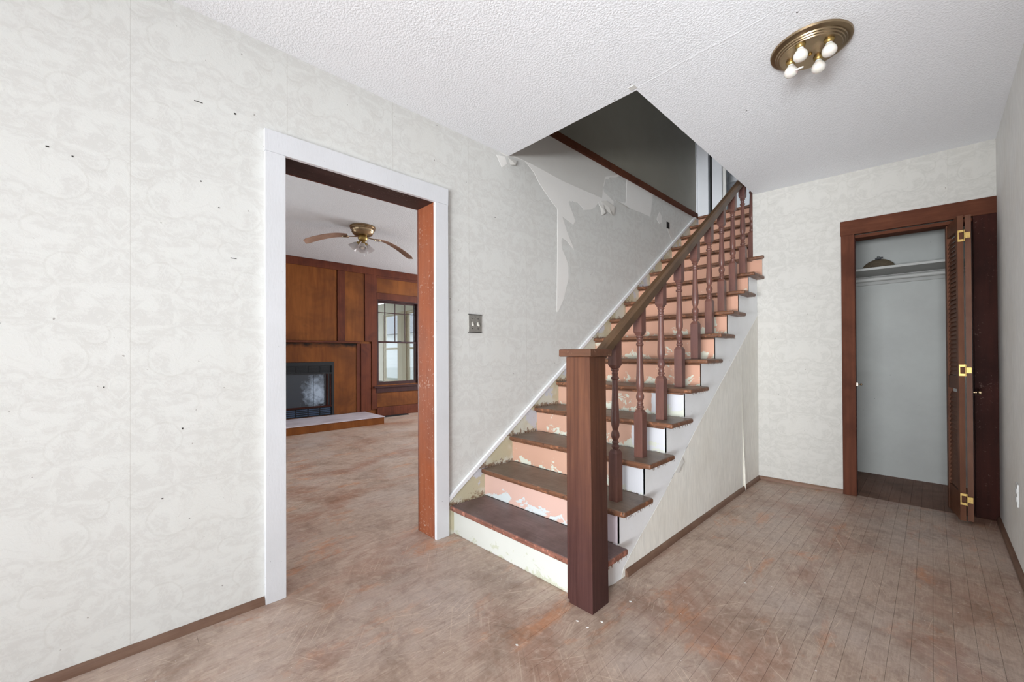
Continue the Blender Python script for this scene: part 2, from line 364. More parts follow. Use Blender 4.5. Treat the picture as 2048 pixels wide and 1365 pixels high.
# ------------------------------------------------------------------ mesh helpers
def new_obj(name, mesh, parent=None, kind=None):
    o = bpy.data.objects.new(name, mesh); COL.objects.link(o)
    if parent is not None:
        o.parent = parent; o.matrix_parent_inverse = parent.matrix_basis.inverted()
    if kind: o['kind'] = kind
    return o
def fin(bm, name, mat, parent=None, kind=None, smooth=False):
    bmesh.ops.recalc_face_normals(bm, faces=bm.faces)
    me = bpy.data.meshes.new(name); bm.to_mesh(me); bm.free()
    if smooth:
        for p in me.polygons: p.use_smooth = True
        try: me.set_sharp_from_angle(angle=math.radians(38))
        except Exception: pass
    me.materials.append(mat)
    o = new_obj(name, me, parent, kind)
    if smooth == 'W':
        md = o.modifiers.new('weighted_normals', 'WEIGHTED_NORMAL'); md.keep_sharp = True; md.weight = 100
    return o
def abox(bm, a, b, mat=None):
    x0, y0, z0 = a; x1, y1, z1 = b
    vs = [bm.verts.new(v) for v in ((x0, y0, z0), (x1, y0, z0), (x1, y1, z0), (x0, y1, z0), (x0, y0, z1), (x1, y0, z1), (x1, y1, z1), (x0, y1, z1))]
    if mat is not None:
        for v in vs: v.co = mat @ v.co
    fs = [bm.faces.new([vs[i] for i in q]) for q in ((3, 2, 1, 0), (4, 5, 6, 7), (0, 1, 5, 4), (1, 2, 6, 5), (2, 3, 7, 6), (3, 0, 4, 7))]
    return vs, fs
def box(name, a, b, mat, parent=None, kind=None, bevel=0., seg=2, M4=None):
    bm = bmesh.new(); abox(bm, a, b, M4)
    if bevel: bmesh.ops.bevel(bm, geom=list(bm.edges), offset=bevel, segments=seg, affect='EDGES', profile=.5)
    return fin(bm, name, mat, parent, kind, smooth='W' if bevel > 0 else False)
def boxes(name, lst, mat, parent=None, kind=None):
    bm = bmesh.new()
    for a, b in lst: abox(bm, a, b)
    return fin(bm, name, mat, parent, kind)
def prism(name, pts, axis, lo, hi, mat, parent=None, kind=None, bevel=0., seg=2, M4=None):
    """polygon in the plane across `axis`, extruded from lo to hi"""
    bm = bmesh.new()
    def P(a, b, c):
        return {'x': (c, a, b), 'y': (a, c, b), 'z': (a, b, c)}[axis]
    v0 = [bm.verts.new(P(a, b, lo)) for a, b in pts]; v1 = [bm.verts.new(P(a, b, hi)) for a, b in pts]
    f0 = bm.faces.new(v0); f1 = bm.faces.new(v1[::-1])
    k = len(pts)
    for i in range(k): bm.faces.new((v0[i], v1[i], v1[(i+1) % k], v0[(i+1) % k]))
    bmesh.ops.recalc_face_normals(bm, faces=bm.faces)
    if bevel: bmesh.ops.bevel(bm, geom=list(bm.edges), offset=bevel, segments=seg, affect='EDGES', profile=.5)
    bmesh.ops.triangulate(bm, faces=[f for f in bm.faces if len(f.verts) > 4])
    if M4 is not None: bm.transform(M4)
    return fin(bm, name, mat, parent, kind, smooth='W' if bevel > 0 else False)
def alathe(bm, prof, c=(0, 0, 0), seg=24, M4=None, cap=True):
    rings = []
    for r, z in prof:
        ring = []
        for i in range(seg):
            a = 2*math.pi*i/seg
            v = Vector((c[0]+r*math.cos(a), c[1]+r*math.sin(a), c[2]+z))
            if M4 is not None: v = M4 @ v
            ring.append(bm.verts.new(v))
        rings.append(ring)
    for A, B in zip(rings, rings[1:]):
        for i in range(seg): bm.faces.new((A[i], A[(i+1) % seg], B[(i+1) % seg], B[i]))
    if cap:
        bm.faces.new(rings[0][::-1]); bm.faces.new(rings[-1])
def lathe(name, prof, mat, parent=None, c=(0, 0, 0), seg=24, M4=None, cap=True):
    bm = bmesh.new(); alathe(bm, prof, c, seg, M4, cap)
    return fin(bm, name, mat, parent, smooth=True)
def tube(name, a, b, r, mat, parent=None, seg=12):
    a, b = Vector(a), Vector(b); d = b-a
    q = d.to_track_quat('Z', 'Y').to_matrix().to_4x4(); q.translation = a
    return lathe(name, [(r, 0), (r, d.length)], mat, parent, seg=seg, M4=q)
def thing(name, label, cat, loc=(0, 0, 0), group=None):
    o = bpy.data.objects.new(name, None); COL.objects.link(o); o.location = loc
    o.empty_display_size = .1; o['label'] = label; o['category'] = cat
    if group: o['group'] = group
    bpy.context.view_layer.update()
    return o
def struct(name, loc=(0, 0, 0)):
    o = bpy.data.objects.new(name, None); COL.objects.link(o); o.location = loc; o['kind'] = 'structure'
    return o

# ------------------------------------------------------------------ dimensions
H = 2.5; HP = 2.645; W = 2.3675
R_, G_, N0 = .177, .2547, 1.4438            # rise, going, first nosing
BA = math.atan2(4.1335-4.0258, 2.3675-1.0042)
BK = Matrix.Translation((1.0042, 4.0258, 0)) @ Matrix.Rotation(BA, 4, 'Z')   # frame of the slightly skewed back wall

# ------------------------------------------------------------------ floor
fl = box('floor', (-4.9, -4.05, -.12), (4.45, 6.45, -.020), M['subfloor'], kind='structure')
SW = .0573
def plank_mesh(L):
    bm = bmesh.new(); g = .0003
    abox(bm, (g, g, -.0195), (SW-g, L-g, 0))
    es = [e for e in bm.edges if all(abs(v.co.z) < 1e-6 for v in e.verts)]
    bmesh.ops.bevel(bm, geom=es, offset=.0004, segments=1, affect='EDGES')
    bmesh.ops.recalc_face_normals(bm, faces=bm.faces)
    me = bpy.data.meshes.new('floor_board'); bm.to_mesh(me); bm.free(); me.materials.append(M['floor']); return me
LENS = [.9, 1.2, 1.5, 1.8, 2.1, 2.4, 2.7]
PM = {L: plank_mesh(L) for L in LENS}
count = 0; rest = bmesh.new()
i0 = -85
for i in range(i0, 77):
    x = i*SW
    y = (-3.95 if x > -.1 else -1.7) - random.random()*.05
    ymax = 4.10 if x > 1.4 else 6.3 if x < -.1 else 4.0
    if x < -.1: ymax = 6.3
    if x > 2.36: ymax = -.3
    while y < ymax-.02:
        L = random.choice(LENS)
        if x > 1.4 and y+L > 3.6: L = max(.05, round(4.10-y, 3))
        vis = y+L > .0 and (x > -1.75) and y < 5.0 and not (0 < x < .9 and y > 1.6) and count < 272
        if vis and x < 0 and (y+L < .5 or y > 4.2): vis = False
        if vis and ((x > 1.3 and y+L < .3) or x > 2.4): vis = False
        if vis:
            if L not in PM: PM[L] = plank_mesh(L)
            o = new_obj('floor_board', PM[L], fl); o.location = (x, y, random.uniform(-.0006, 0)); count += 1
        else:
            g = .0003; abox(rest, (x+g, y+g, -.0195), (x+SW-g, y+L-g, -.0003))
        y += L
cm = plank_mesh(.84); cm.materials[0] = M['closet_floor']
for i in range(25, 42):
    o = new_obj('floor_board', cm, fl); o.location = (i*SW, 4.101, -.0003)
fin(rest, 'distant_floor_boards', M['floor'], fl, 'stuff')

# ------------------------------------------------------------------ left wall (foyer / parlor partition)
D0, D1, DH = .547, 1.352, 2.012
wl = struct('wall_left')
bm = bmesh.new()
abox(bm, (-.15, -4.0, 0), (0, D0-.03, H+.3)); abox(bm, (-.15, D0-.03, DH+.03), (0, D1+.03, H+.3)); abox(bm, (-.15, D1+.03, 0), (0, 6.9, 2.86))
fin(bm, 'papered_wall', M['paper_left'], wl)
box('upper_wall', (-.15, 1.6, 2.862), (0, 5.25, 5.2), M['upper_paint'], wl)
# pieces of bare plaster where the paper was torn away
TP = .0012
polyA = [(1.951, 2.495), (2.059, 2.514), (2.134, 2.521), (2.172, 2.504), (2.238, 2.465), (2.3, 2.398), (2.374, 2.344), (2.44, 2.299), (2.509, 2.259), (2.505, 1.909), (2.496, 1.436), (2.512, 1.44), (2.585, 1.545), (2.62, 1.642), (2.649, 1.717), (2.645, 1.839), (2.611, 1.891), (2.566, 1.948), (2.559, 2.003), (2.567, 2.04), (2.623, 2.03), (2.722, 1.968), (2.705, 2.001), (2.636, 2.097), (2.570, 2.215), (2.637, 2.198), (2.718, 2.18), (2.743, 2.215), (2.707, 2.273), (2.654, 2.348), (2.680, 2.371), (2.690, 2.358), (2.708, 2.375), (2.730, 2.368), (2.775, 2.378), (2.831, 2.359), (2.865, 2.336), (2.972, 2.366), (3.034, 2.402), (3.084, 2.458), (3.098, 2.43), (3.135, 2.442), (3.2, 2.429), (3.253, 2.405), (3.3, 2.425), (3.33, 2.49), (3.337, 2.531), (3.242, 2.558), (3.176, 2.577), (3.16, 2.61), (3.183, 2.646), (3.2, 2.70), (3.257, 2.719), (3.27, 2.74), (3.381, 2.772), (3.45, 2.81), (1.90, 2.81), (1.90, 2.495)]
prism('bare_plaster', polyA, 'x', -.02, TP, M['plaster'], wl)
prism('bare_plaster', [(3.571, 2.81), (3.565, 2.70), (3.556, 2.573), (3.45, 2.56), (3.36, 2.55), (3.5, 2.541), (3.668, 2.540), (3.85, 2.55), (4.049, 2.552), (4.07, 2.64), (4.111, 2.81)], 'x', -.02, TP, M['plaster'], wl)
prism('bare_plaster', [(4.19, 2.56), (4.26, 2.655), (4.315, 2.615), (4.31, 2.545), (4.25, 2.525)], 'x', -.02, TP, M['plaster'], wl)
prism('bare_plaster', [(1.86, 2.47), (1.94, 2.485), (1.96, 2.44), (1.91, 2.40)], 'x', -.02, TP, M['plaster'], wl)
prism('bare_plaster', [(4.43, 2.52), (4.5, 2.52), (4.66, 2.40), (4.6, 2.36)], 'x', -.02, TP, M['plaster_shade'], wl)
prism('old_paint_band', [(1.95, 2.52), (2.2, 2.52), (2.6, 2.50), (3.14, 2.51), (3.16, 2.62), (3.19, 2.72), (3.36, 2.785), (3.42, 2.81), (1.95, 2.81)], 'x', TP, TP+.0006, M['plaster_shade'], wl)
box('wall_hole', (-.01, 4.43, 2.515), (TP+.0005, 4.50, 2.59), M['hole'], wl)
def flap(pts, off, name='torn_paper_flap'):
    bm = bmesh.new(); c = Vector((0, sum(p[0] for p in pts)/len(pts), sum(p[1] for p in pts)/len(pts)))
    vs = [bm.verts.new((.003+off*((i*37) % 5)/5, a, b)) for i, (a, b) in enumerate(pts)]
    cv = bm.verts.new((.004+off*.5, c.y, c.z))
    for i in range(len(vs)): bm.faces.new((vs[i], vs[(i+1) % len(vs)], cv))
    r = bmesh.ops.extrude_face_region(bm, geom=list(bm.faces))
    bmesh.ops.translate(bm, verts=[v for v in r['geom'] if isinstance(v, bmesh.types.BMVert)], vec=(.0012, 0, 0))
    return fin(bm, name, M['paper_back_side'], wl)
flap([(3.12, 2.48), (3.2, 2.50), (3.32, 2.47), (3.335, 2.40), (3.28, 2.385), (3.18, 2.43)], .02)
flap([(3.10, 2.44), (3.15, 2.45), (3.17, 2.38), (3.13, 2.35)], .02)
flap([(1.97, 2.485), (2.05, 2.49), (2.03, 2.45), (1.99, 2.44)], .015)
flap([(3.36, 2.552), (3.6, 2.535), (3.58, 2.52), (3.38, 2.535)], .012)
# small tears, nail holes
for (y, z, dy, dz) in ((.232, 2.135, .028, .003), (.357, 2.137, .008, .007), (-.174, 1.809, .008, .005), (-.116, 1.795, .005, .005), (.351, 1.516, .022, .003), (1.845, 2.037, .006, .006), (.24, 1.813, .005, .005), (.181, .812, .005, .007), (-.039, .989, .004, .005), (.30, 1.72, .005, .004), (.12, .55, .006, .004)):
    box('wall_scuff', (-.002, y-dy/2, z-dz/2), (.0012, y+dy/2, z+dz/2), M['scuff'], wl)
# brown trim strip at the upper floor level
box('trim_1', (0, 1.6, 2.808), (.022, 5.262, 2.868), M['red_wood_h'], kind='structure', bevel=.003)

# casing and jambs of the opening to the parlor
t2 = struct('trim_2')
box('head_casing', (0, .463, DH), (.022, 1.446, 2.111), M['casing'], t2, bevel=.002)
box('side_casing', (0, .465, 0), (.022, D0, DH), M['casing'], t2, bevel=.002)
box('side_casing', (0, D1, 0), (.022, 1.4435, DH), M['casing'], t2, bevel=.002)
box('side_jamb', (-.17, D1, 0), (-.0005, D1+.029, DH), M['jamb_wood'], t2)
box('side_jamb', (-.17, D0-.029, 0), (-.0005, D0, DH), M['jamb_wood'], t2)
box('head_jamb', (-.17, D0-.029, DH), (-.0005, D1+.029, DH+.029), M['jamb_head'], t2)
box('back_casing', (-.185, D1+.001, 0), (-.1705, D1+.09, DH), M['stile'], t2)
box('back_casing', (-.185, D0-.09, 0), (-.1705, D0-.001, DH), M['stile'], t2)
box('back_head_casing', (-.185, D0-.09, DH+.001), (-.1705, D1+.09, DH+.1), M['stile'], t2)

# ------------------------------------------------------------------ other foyer walls
wr = struct('wall_right')
bm = bmesh.new()
WY0, WY1, WZ0, WZ1 = -1.25, -.25, .55, 2.15
abox(bm, (W, -.35, 0), (W+.12, 4.2, H)); abox(bm, (W+.12, -.35, 0), (4.4, -.23, H))
abox(bm, (4.4, -4.0, 0), (4.52, -3.05, H)); abox(bm, (4.4, -.95, 0), (4.52, -.23, H)); abox(bm, (4.4, -3.05, 0), (4.52, -.95, .25)); abox(bm, (4.4, -3.05, 2.2), (4.52, -.95, H))
fin(bm, 'papered_wall', M['linen_right'], wr)
wf = struct('wall_front')
bm = bmesh.new()
abox(bm, (-.15, -4.12, 0), (.6, -4.0, H)); abox(bm, (4.0, -4.12, 0), (4.52, -4.0, H)); abox(bm, (.6, -4.12, 2.25), (4.0, -4.0, H)); abox(bm, (.6, -4.12, 0), (4.0, -4.0, .2))
abox(bm, (-4.9, -1.82, 0), (-3.9, -1.7, HP)); abox(bm, (-1.3, -1.82, 0), (0, -1.7, HP)); abox(bm, (-3.9, -1.82, 0), (-1.3, -1.7, .6)); abox(bm, (-3.9, -1.82, 2.2), (-1.3, -1.7, HP))
fin(bm, 'papered_wall', M['paper_back'], wf)

# skewed back wall with the closet opening
CL0, CL1, CH = .655, 1.262, 2.005      # closet opening in wall coordinates
BL = 1.3676
wb = struct('wall_back')
bm = bmesh.new()
abox(bm, (-.03, 0, 0), (CL0-.02, .12, H+.3), BK); abox(bm, (CL0-.02, 0, CH+.02), (CL1+.02, .12, H+.3), BK); abox(bm, (CL1+.02, 0, 0), (BL+.13, .12, H+.3), BK)
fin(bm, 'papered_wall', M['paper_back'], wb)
# closet trim
t3 = struct('trim_3')
box('head_casing', (.571, -.02, CH+.006), (BL-.002, 0, 2.122), M['red_wood_h'], t3, bevel=.002, M4=BK)
box('side_casing', (.574, -.018, 0), (CL0, 0, CH+.006), M['red_wood'], t3, bevel=.002, M4=BK)
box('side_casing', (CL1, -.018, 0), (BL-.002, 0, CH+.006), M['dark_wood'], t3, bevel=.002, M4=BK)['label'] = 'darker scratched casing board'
box('side_jamb', (CL0-.019, .0005, 0), (CL0+.004, .125, CH), M['dark_wood'], t3, M4=BK)
box('side_jamb', (CL1-.004, .0005, 0), (CL1+.019, .125, CH), M['dark_wood'], t3, M4=BK)
box('head_jamb', (CL0-.019, .0005, CH-.022), (CL1+.019, .125, CH+.0), M['red_wood_h'], t3, M4=BK)
bm = bmesh.new(); abox(bm, (CL0+.004, .0, .845), (CL0+.012, .012, .868), BK); alathe(bm, [(.004, 0), (.004, .012), (.009, .016), (.008, .024), (.001, .027)], seg=12, M4=BK @ Matrix.Translation((CL0+.012, .006, .857)) @ Matrix.Rotation(math.pi/2, 4, 'Y'))
fin(bm, 'door_catch', M['brass_old'], t3)

# closet interior
cw = struct('wall_closet')
bm = bmesh.new()
abox(bm, (1.36, 4.93, 0), (2.5, 5.03, H)); 
abox(bm, (1.38, 4.25, 0), (1.44, 4.93, H)); abox(bm, (2.44, 4.28, 0), (2.5, 4.93, H))
prism_pts = None
fin(bm, 'closet_wall', M['closet'], cw)
box('closet_ceiling', (1.36, 4.26, 2.44), (2.5, 4.93, 2.5), M['closet'], cw)
o = box('closet_shelf', (1.441, 4.52, 1.792), (2.439, 4.925, 1.812), M['closet_shelf'], bevel=.002)
o['label'] = 'painted wooden shelf across the inside of the closet'; o['category'] = 'shelf'
o = tube('closet_rod', (1.441, 4.70, 1.735), (2.439, 4.70, 1.735), .019, M['closet_shelf'])
o['label'] = 'metal hanging rod just under the closet shelf'; o['category'] = 'rod'
cl = box('shelf_cleat', (1.441, 4.905, 1.715), (2.439, 4.929, 1.791), M['closet_shelf'], cw)
# round brown woven disc leaning on the closet shelf
pl = thing('woven_disc', 'dark brown round woven disc with black hanging clip leaning on closet shelf', 'disc', (1.735, 4.78, 1.813))
MT = Matrix.Translation((1.745, 4.84, 1.813+.008)) @ Matrix.Rotation(math.radians(-80), 4, 'X')
bm = bmesh.new()
alathe(bm, [(.001, .012), (.05, .011), (.09, .008), (.112, .003), (.118, -.002), (.118, -.006), (.05, -.008), (.001, -.008)], seg=40, M4=Matrix.Translation((1.742, 4.82, 1.813+.001)) @ Matrix.Rotation(math.radians(80), 4, 'X') @ Matrix.Translation((0, 0, 0)))
bm.verts.ensure_lookup_table()
bmesh.ops.bisect_plane(bm, geom=list(bm.verts)+list(bm.edges)+list(bm.faces), plane_co=(0, 0, 1.8135), plane_no=(0, 0, 1), clear_inner=True)
bmesh.ops.holes_fill(bm, edges=[e for e in bm.edges if e.is_boundary])
fin(bm, 'disc', M['basket'], pl, smooth=True)
bm = bmesh.new()
for k in range(12):
    a = 2*math.pi*k/12; a2 = 2*math.pi*(k+1)/12
    p = Vector((1.742+.007*math.cos(a), 4.815, 1.943+.007*math.sin(a))); q = Vector((1.742+.007*math.cos(a2), 4.815, 1.943+.007*math.sin(a2)))
    mm = (q-p).to_track_quat('Z', 'Y').to_matrix().to_4x4(); mm.translation = p
    alathe(bm, [(.002, 0), (.002, (q-p).length)], seg=6, M4=mm)
abox(bm, (1.722, 4.806, 1.922), (1.762, 4.826, 1.934)); abox(bm, (1.752, 4.808, 1.930), (1.772, 4.822, 1.940))
fin(bm, 'hanging_clip', M['black'], pl)

# paint flakes lying on the floor
for i, (x, y, r) in enumerate(((1.045, 1.357, 0), (1.097, 1.354, 0), (1.118, 1.425, 0), (1.13, 1.632, 0), (1.438, 2.153, 0), (.969, 1.082, 0))):
    o = prism('paint_chip', [(x-.006, y-.002), (x+.001, y-.005), (x+.006, y+.001), (x, y+.004)], 'z', .0003, .0018, M['plaster'])
    o['label'] = ['tiny white paint flake on the floor just in front of the newel post', 'tiny white paint flake at the front right corner of the newel post', 'tiny white paint flake on the floor right beside the newel post', 'tiny white paint flake beside the foot of the stair side wall behind the newel', 'tiny white paint flake alone in the middle of the hall floor', 'tiny white paint flake nearest the camera, farthest in front of the staircase'][i]; o['category'] = 'paint flake'; o['group'] = 'paint flakes on the floor around the newel post'
# ------------------------------------------------------------------ ceilings
ce = struct('ceiling')
OY = 1.975; OX = .9875
bm = bmesh.new()
abox(bm, (-.001, -4.12, H), (W+.12, OY, H+.30)); abox(bm, (W+.12, -4.12, H), (4.52, -.2, H+.30)); abox(bm, (OX, OY, H), (W+.12, 4.02, H+.30))
p = [(OX, 4.02), (W+.12, 4.02), (W+.12, 4.15), (OX, 4.03)]
fin(bm, 'textured_ceiling', M['ceiling'], ce)
prism('textured_ceiling', p, 'z', H, H+.3, M['ceiling'], ce)
# patched seam and a broken corner of the texture
bm = bmesh.new(); prev = None
random.seed(3)
pts = [(1.002+.0405*k, 1.958-.0015*k+random.uniform(-.004, .004)) for k in range(16)]
for k in range(15):
    (xa, ya), (xb, yb) = pts[k], pts[k+1]; wv = .0025+.003*math.sin(math.pi*k/15)
    vs = [bm.verts.new(c) for c in ((xa, ya-wv*2, H), (xb, yb-wv*2, H), (xb, yb, H-.0009), (xa, ya, H-.0009), (xb, yb+wv, H), (xa, ya+wv, H))]
    bm.faces.new((vs[0], vs[1], vs[2], vs[3])); bm.faces.new((vs[3], vs[2], vs[4], vs[5]))
fin(bm, 'taped_seam', M['ceiling'], ce)
box('chipped_patch', (.966, 1.925, H-.002), (1.0, 1.955, H+.001), M['plaster_shade'], ce)
for (x, y) in ((.985, 1.905), (.86, 2.02-.06), (1.33, 2.6), (1.69, 2.0)):
    box('ceiling_scuff', (x, y, H-.001), (x+.007, y+.004, H+.001), M['scuff'], ce)
bm = bmesh.new(); abox(bm, (-4.9, -1.7, HP), (-.0015, 6.4, HP+.15)); fin(bm, 'ceiling_parlor', M['ceiling_parlor'], kind='structure')

# ------------------------------------------------------------------ base mouldings
def shoe(name, a, b, side, M4=None, h=.032, d=.017):
    """quarter-round along x or y, against the wall on the given side"""
    pts = [(0, 0)]+[(d*math.cos(t), h*math.sin(t)) for t in [math.pi/2*k/5 for k in range(6)]]
    if side in ('+x', '-x'):
        s = 1 if side == '+x' else -1
        return prism(name, [(a[0]+s*u, v+.0) for u, v in pts], 'y', a[1], b[1], M['shoe'], None, 'structure', M4=M4)
    s = 1 if side == '+y' else -1
    return prism(name, [(a[1]+s*u, v) for u, v in pts], 'x', a[0], b[0], M['shoe'], None, 'structure', M4=M4)
shoe('baseboard_left', (0, -3.9), (0, .464), '+x')
shoe('baseboard_stair', (1.0045, 1.80), (1.0045, 4.02), '+x')
shoe('baseboard_right', (W, -.2), (W, 4.10), '-x')
shoe('baseboard_back', (0, 0), (.573, 0), '-y', BK)

# ------------------------------------------------------------------ staircase
st = thing('staircase', 'straight wooden staircase with dark worn treads and flaking peach risers', 'staircase', (.5, 1.48, 0))
XI = .0125; XO = 1.063
for k in range(1, 17):
    yn = N0+(k-1)*G_; z = k*R_; yr = yn+.035
    td = .2895
    mat = M['tread_red'] if k == 1 else M['tread']
    if k == 1:
        yn1 = 1.452
        pts = [(.0235, yn1), (.938, yn1), (.938, 1.562), (XO, 1.562), (XO, yn+td), (.0235, yn+td)]
        pts[0] = (XI, yn1)
        prism('tread', pts, 'z', z-.030, z-.0, mat, st, bevel=.009, seg=3)
    elif k <= 10:
        box('tread', (XI, yn, z-.028), (XO, yn+td, z), mat, st, bevel=.010, seg=3)
    elif k == 11:
        pts = [(XI, yn), (XO, yn), (XO, 4.020), (.972, 4.020), (.972, yn+td), (XI, yn+td)]
        prism('tread', pts, 'z', z-.028, z, mat, st, bevel=.008, seg=2)
    elif k < 16:
        box('tread', (XI, yn, z-.028), (.972, yn+td, z), mat, st, bevel=.010, seg=3)
    if k <= 15:
        pass
    rm = 'riser_white' if k == 1 else 'riser_pink' if k == 2 else 'riser_mid' if k in (3, 4, 5) else 'riser_low' if k in (6, 7, 8) else 'riser_up'
    xr = 1.0035 if k <= 10 else .972
    if k == 1: box('riser', (XI, yr+.005, .001), (.944, yr+.024, z-.031), M[rm], st)
    elif k == 11: box('riser', (XI, yr-.009, (k-1)*R_+.0005), (1.045, yr-.003, z-.029), M[rm], st)
    else: box('riser', (XI, yr, (k-1)*R_+.0005), (xr, yr+.018, z-.029), M[rm], st)
    if k > 1 and k < 16:   # scotia under the nosing
        box('nosing_strip', (XI, yr-.009, z-.040), (xr, yr-.0005, z-.029), M['tread'], st, bevel=.003)
# skirt board along the wall and its cap
def sl(y): return .234+.69*(y-1.498)
ye = 5.262
prism('skirt_board', [(1.447, .0), (1.60, .0), (ye, 2.32), (ye, sl(ye)), (1.447, sl(1.447))], 'x', .0, .012, M['cream_paint'], st)
prism('skirt_cap', [(1.447, sl(1.447)), (ye, sl(ye)), (ye, sl(ye)+.033), (1.447, sl(1.447)+.033)], 'x', .0, .018, M['white_paint'], st, bevel=.003)
# landing edge board
box('landing_nosing', (XI, N0+15*G_, 16*R_-.028), (.972, N0+15*G_+.20, 16*R_), M['tread'], st, bevel=.009)
# splinters and torn carpet bits at the tread ends
random.seed(11)
bm = bmesh.new()
for k in range(1, 14):
    for j in range(34):
        y = N0+(k-1)*G_+random.random()*.27; z = k*R_; x = .013+random.random()*.010
        hgt = random.uniform(.004, .014)*(1.6 if k in (2, 3) else 1); a = random.uniform(-.012, .012)
        v = [bm.verts.new(c) for c in ((x, y, z-.001), (x, y+.004, z-.001), (x-.003, y+a, z+hgt))]
        bm.faces.new(v)
    for j in range(26):
        if k > 10: break
        x = XO-.004+random.uniform(-.004, .006); y = N0+(k-1)*G_+random.uniform(.01, .28); z = k*R_-.026
        v = [bm.verts.new(c) for c in ((x, y, z), (x, y+.005, z), (x+.004, y+random.uniform(-.008, .008), z-random.uniform(.004, .014)))]
        bm.faces.new(v)
fin(bm, 'carpet_shreds', M['tread'], st, 'stuff')

# wall under the stairs (saw-tooth top) with its loose wallpaper
us = struct('wall_under_stairs')
pts = [(N0+.041, 0), (4.024, 0)]
top = []
for k in range(1, 12):
    yr = N0+(k-1)*G_+.0365; z = k*R_-.0285
    top += [(yr, z if k > 0 else 0), (min(yr+G_, 4.024), z)]
top = [(a, b) for a, b in top if a <= 4.0245]
pts = [(N0+.041, .035)] + [(1.70, .0)] + [(4.024, 0)] + top[::-1]
prism('painted_side', pts, 'x', .975, 1.0035, M['white_paint'], us)
edge = [(1.765, .0), (1.786, .045), (1.95, .150), (2.10, .232), (2.24, .312), (2.40, .42), (2.52, .505), (2.66, .60), (2.85, .715), (3.11, .874), (3.40, 1.05), (3.81, 1.30), (4.024, 1.43)]
prism('wallpaper_sheet', [(4.024, 0)] + edge[::-1], 'x', 1.0036, 1.0046, M['linen_side'], us)
# strip peeling away at the seam
bm = bmesh.new(); rows = []
for k in range(13):
    t = k/12; z = 1.02*(1-t); yy = 3.585+.018*t; out = .001+.020*t**1.6
    rows.append([bm.verts.new(c) for c in ((1.0047, yy+.02, z), (1.0047+out, yy, z), (1.0059+out, yy-.002, z), (1.0058, yy+.024, z))])
for a, b in zip(rows, rows[1:]):
    for i in range(4): bm.faces.new((a[i], a[(i+1) % 4], b[(i+1) % 4], b[i]))
bm.faces.new(rows[0]); bm.faces.new(rows[-1][::-1])
fin(bm, 'peeling_seam', M['linen_side'], us)
prism('seam_gap', [(3.563, .0), (3.584, .0), (3.578, .75)], 'x', 1.0047, 1.0052, M['plaster_shade'], us)
# crack in the paint along the paper edge
bm = bmesh.new(); random.seed(5)
for (a, b) in zip(edge[1:9], edge[2:10]):
    for j in range(4):
        y0 = a[0]+(b[0]-a[0])*j/4; y1 = a[0]+(b[0]-a[0])*(j+1)/4; z0 = a[1]+(b[1]-a[1])*j/4; z1 = a[1]+(b[1]-a[1])*(j+1)/4
        wd = random.choice((.0008, .001, .0015, .003)) if 2.2 < y0 < 2.55 else .0009
        vs = [bm.verts.new(c) for c in ((1.0050, y0, z0+wd), (1.0050, y1, z1+wd*.7), (1.0050, y1, z1), (1.0050, y0, z0))]
        bm.faces.new(vs)
fin(bm, 'paint_crack', M['scuff'], us)
flp = flap([(2.36, .40), (2.45, .47), (2.475, .44), (2.44, .40), (2.40, .385)], .006); flp.parent = us
flp.location.x = 1.0048
# side wall of the upper flight
box('wall_upper_flight', (.975, 4.028, 1.7), (1.003, 5.3, 2.8), M['paper_back'], kind='structure')

# ------------------------------------------------------------------ stair railing
rl = thing('stair_railing', 'dark wooden stair railing with square newel post, turned balusters and handrail', 'railing', (1.007, 1.49, 0))
nx0, nx1, ny0, ny1 = .945, 1.068, 1.432, 1.555
bm = bmesh.new()
abox(bm, (nx0, ny0, 0), (nx1, ny1, 1.088))
for v in bm.verts:
    if v.co.z > .5: v.co.x += -.010; v.co.y += .002
bmesh.ops.bevel(bm, geom=list(bm.edges), offset=.002, segments=1, affect='EDGES')
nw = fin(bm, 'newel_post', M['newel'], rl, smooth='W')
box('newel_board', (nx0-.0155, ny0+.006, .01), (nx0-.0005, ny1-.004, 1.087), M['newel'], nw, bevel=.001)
prism('newel_cap', [(nx0-.037, ny0-.021), (nx1+.012, ny0-.021), (nx1+.012, ny1+.022), (nx0-.037, ny1+.022)], 'z', 1.0885, 1.122, M['newel_cap'], nw, bevel=.005)
SL = .688
def rail_z(y): return 1.052+SL*(y-1.6)
def rail_mesh(y0, y1, cx, w2, h2):
    prof = [(-w2, -h2), (w2, -h2), (w2+.001, -h2*.2), (w2, h2*.55), (w2*.55, h2), (-w2*.55, h2), (-w2, h2*.55), (-w2-.001, -h2*.2)]
    bm = bmesh.new(); A = [bm.verts.new((cx+a, y0, rail_z(y0)+b)) for a, b in prof]; B = [bm.verts.new((cx+a, y1, rail_z(y1)+b)) for a, b in prof]
    n = len(prof)
    for i in range(n): bm.faces.new((A[i], A[(i+1) % n], B[(i+1) % n], B[i]))
    bm.faces.new(A[::-1]); bm.faces.new(B)
    return bm
fin(rail_mesh(1.558, 4.15, .952, .026, .030), 'handrail', M['rail'], rl, smooth=True)
BX = .942; BH = .0245
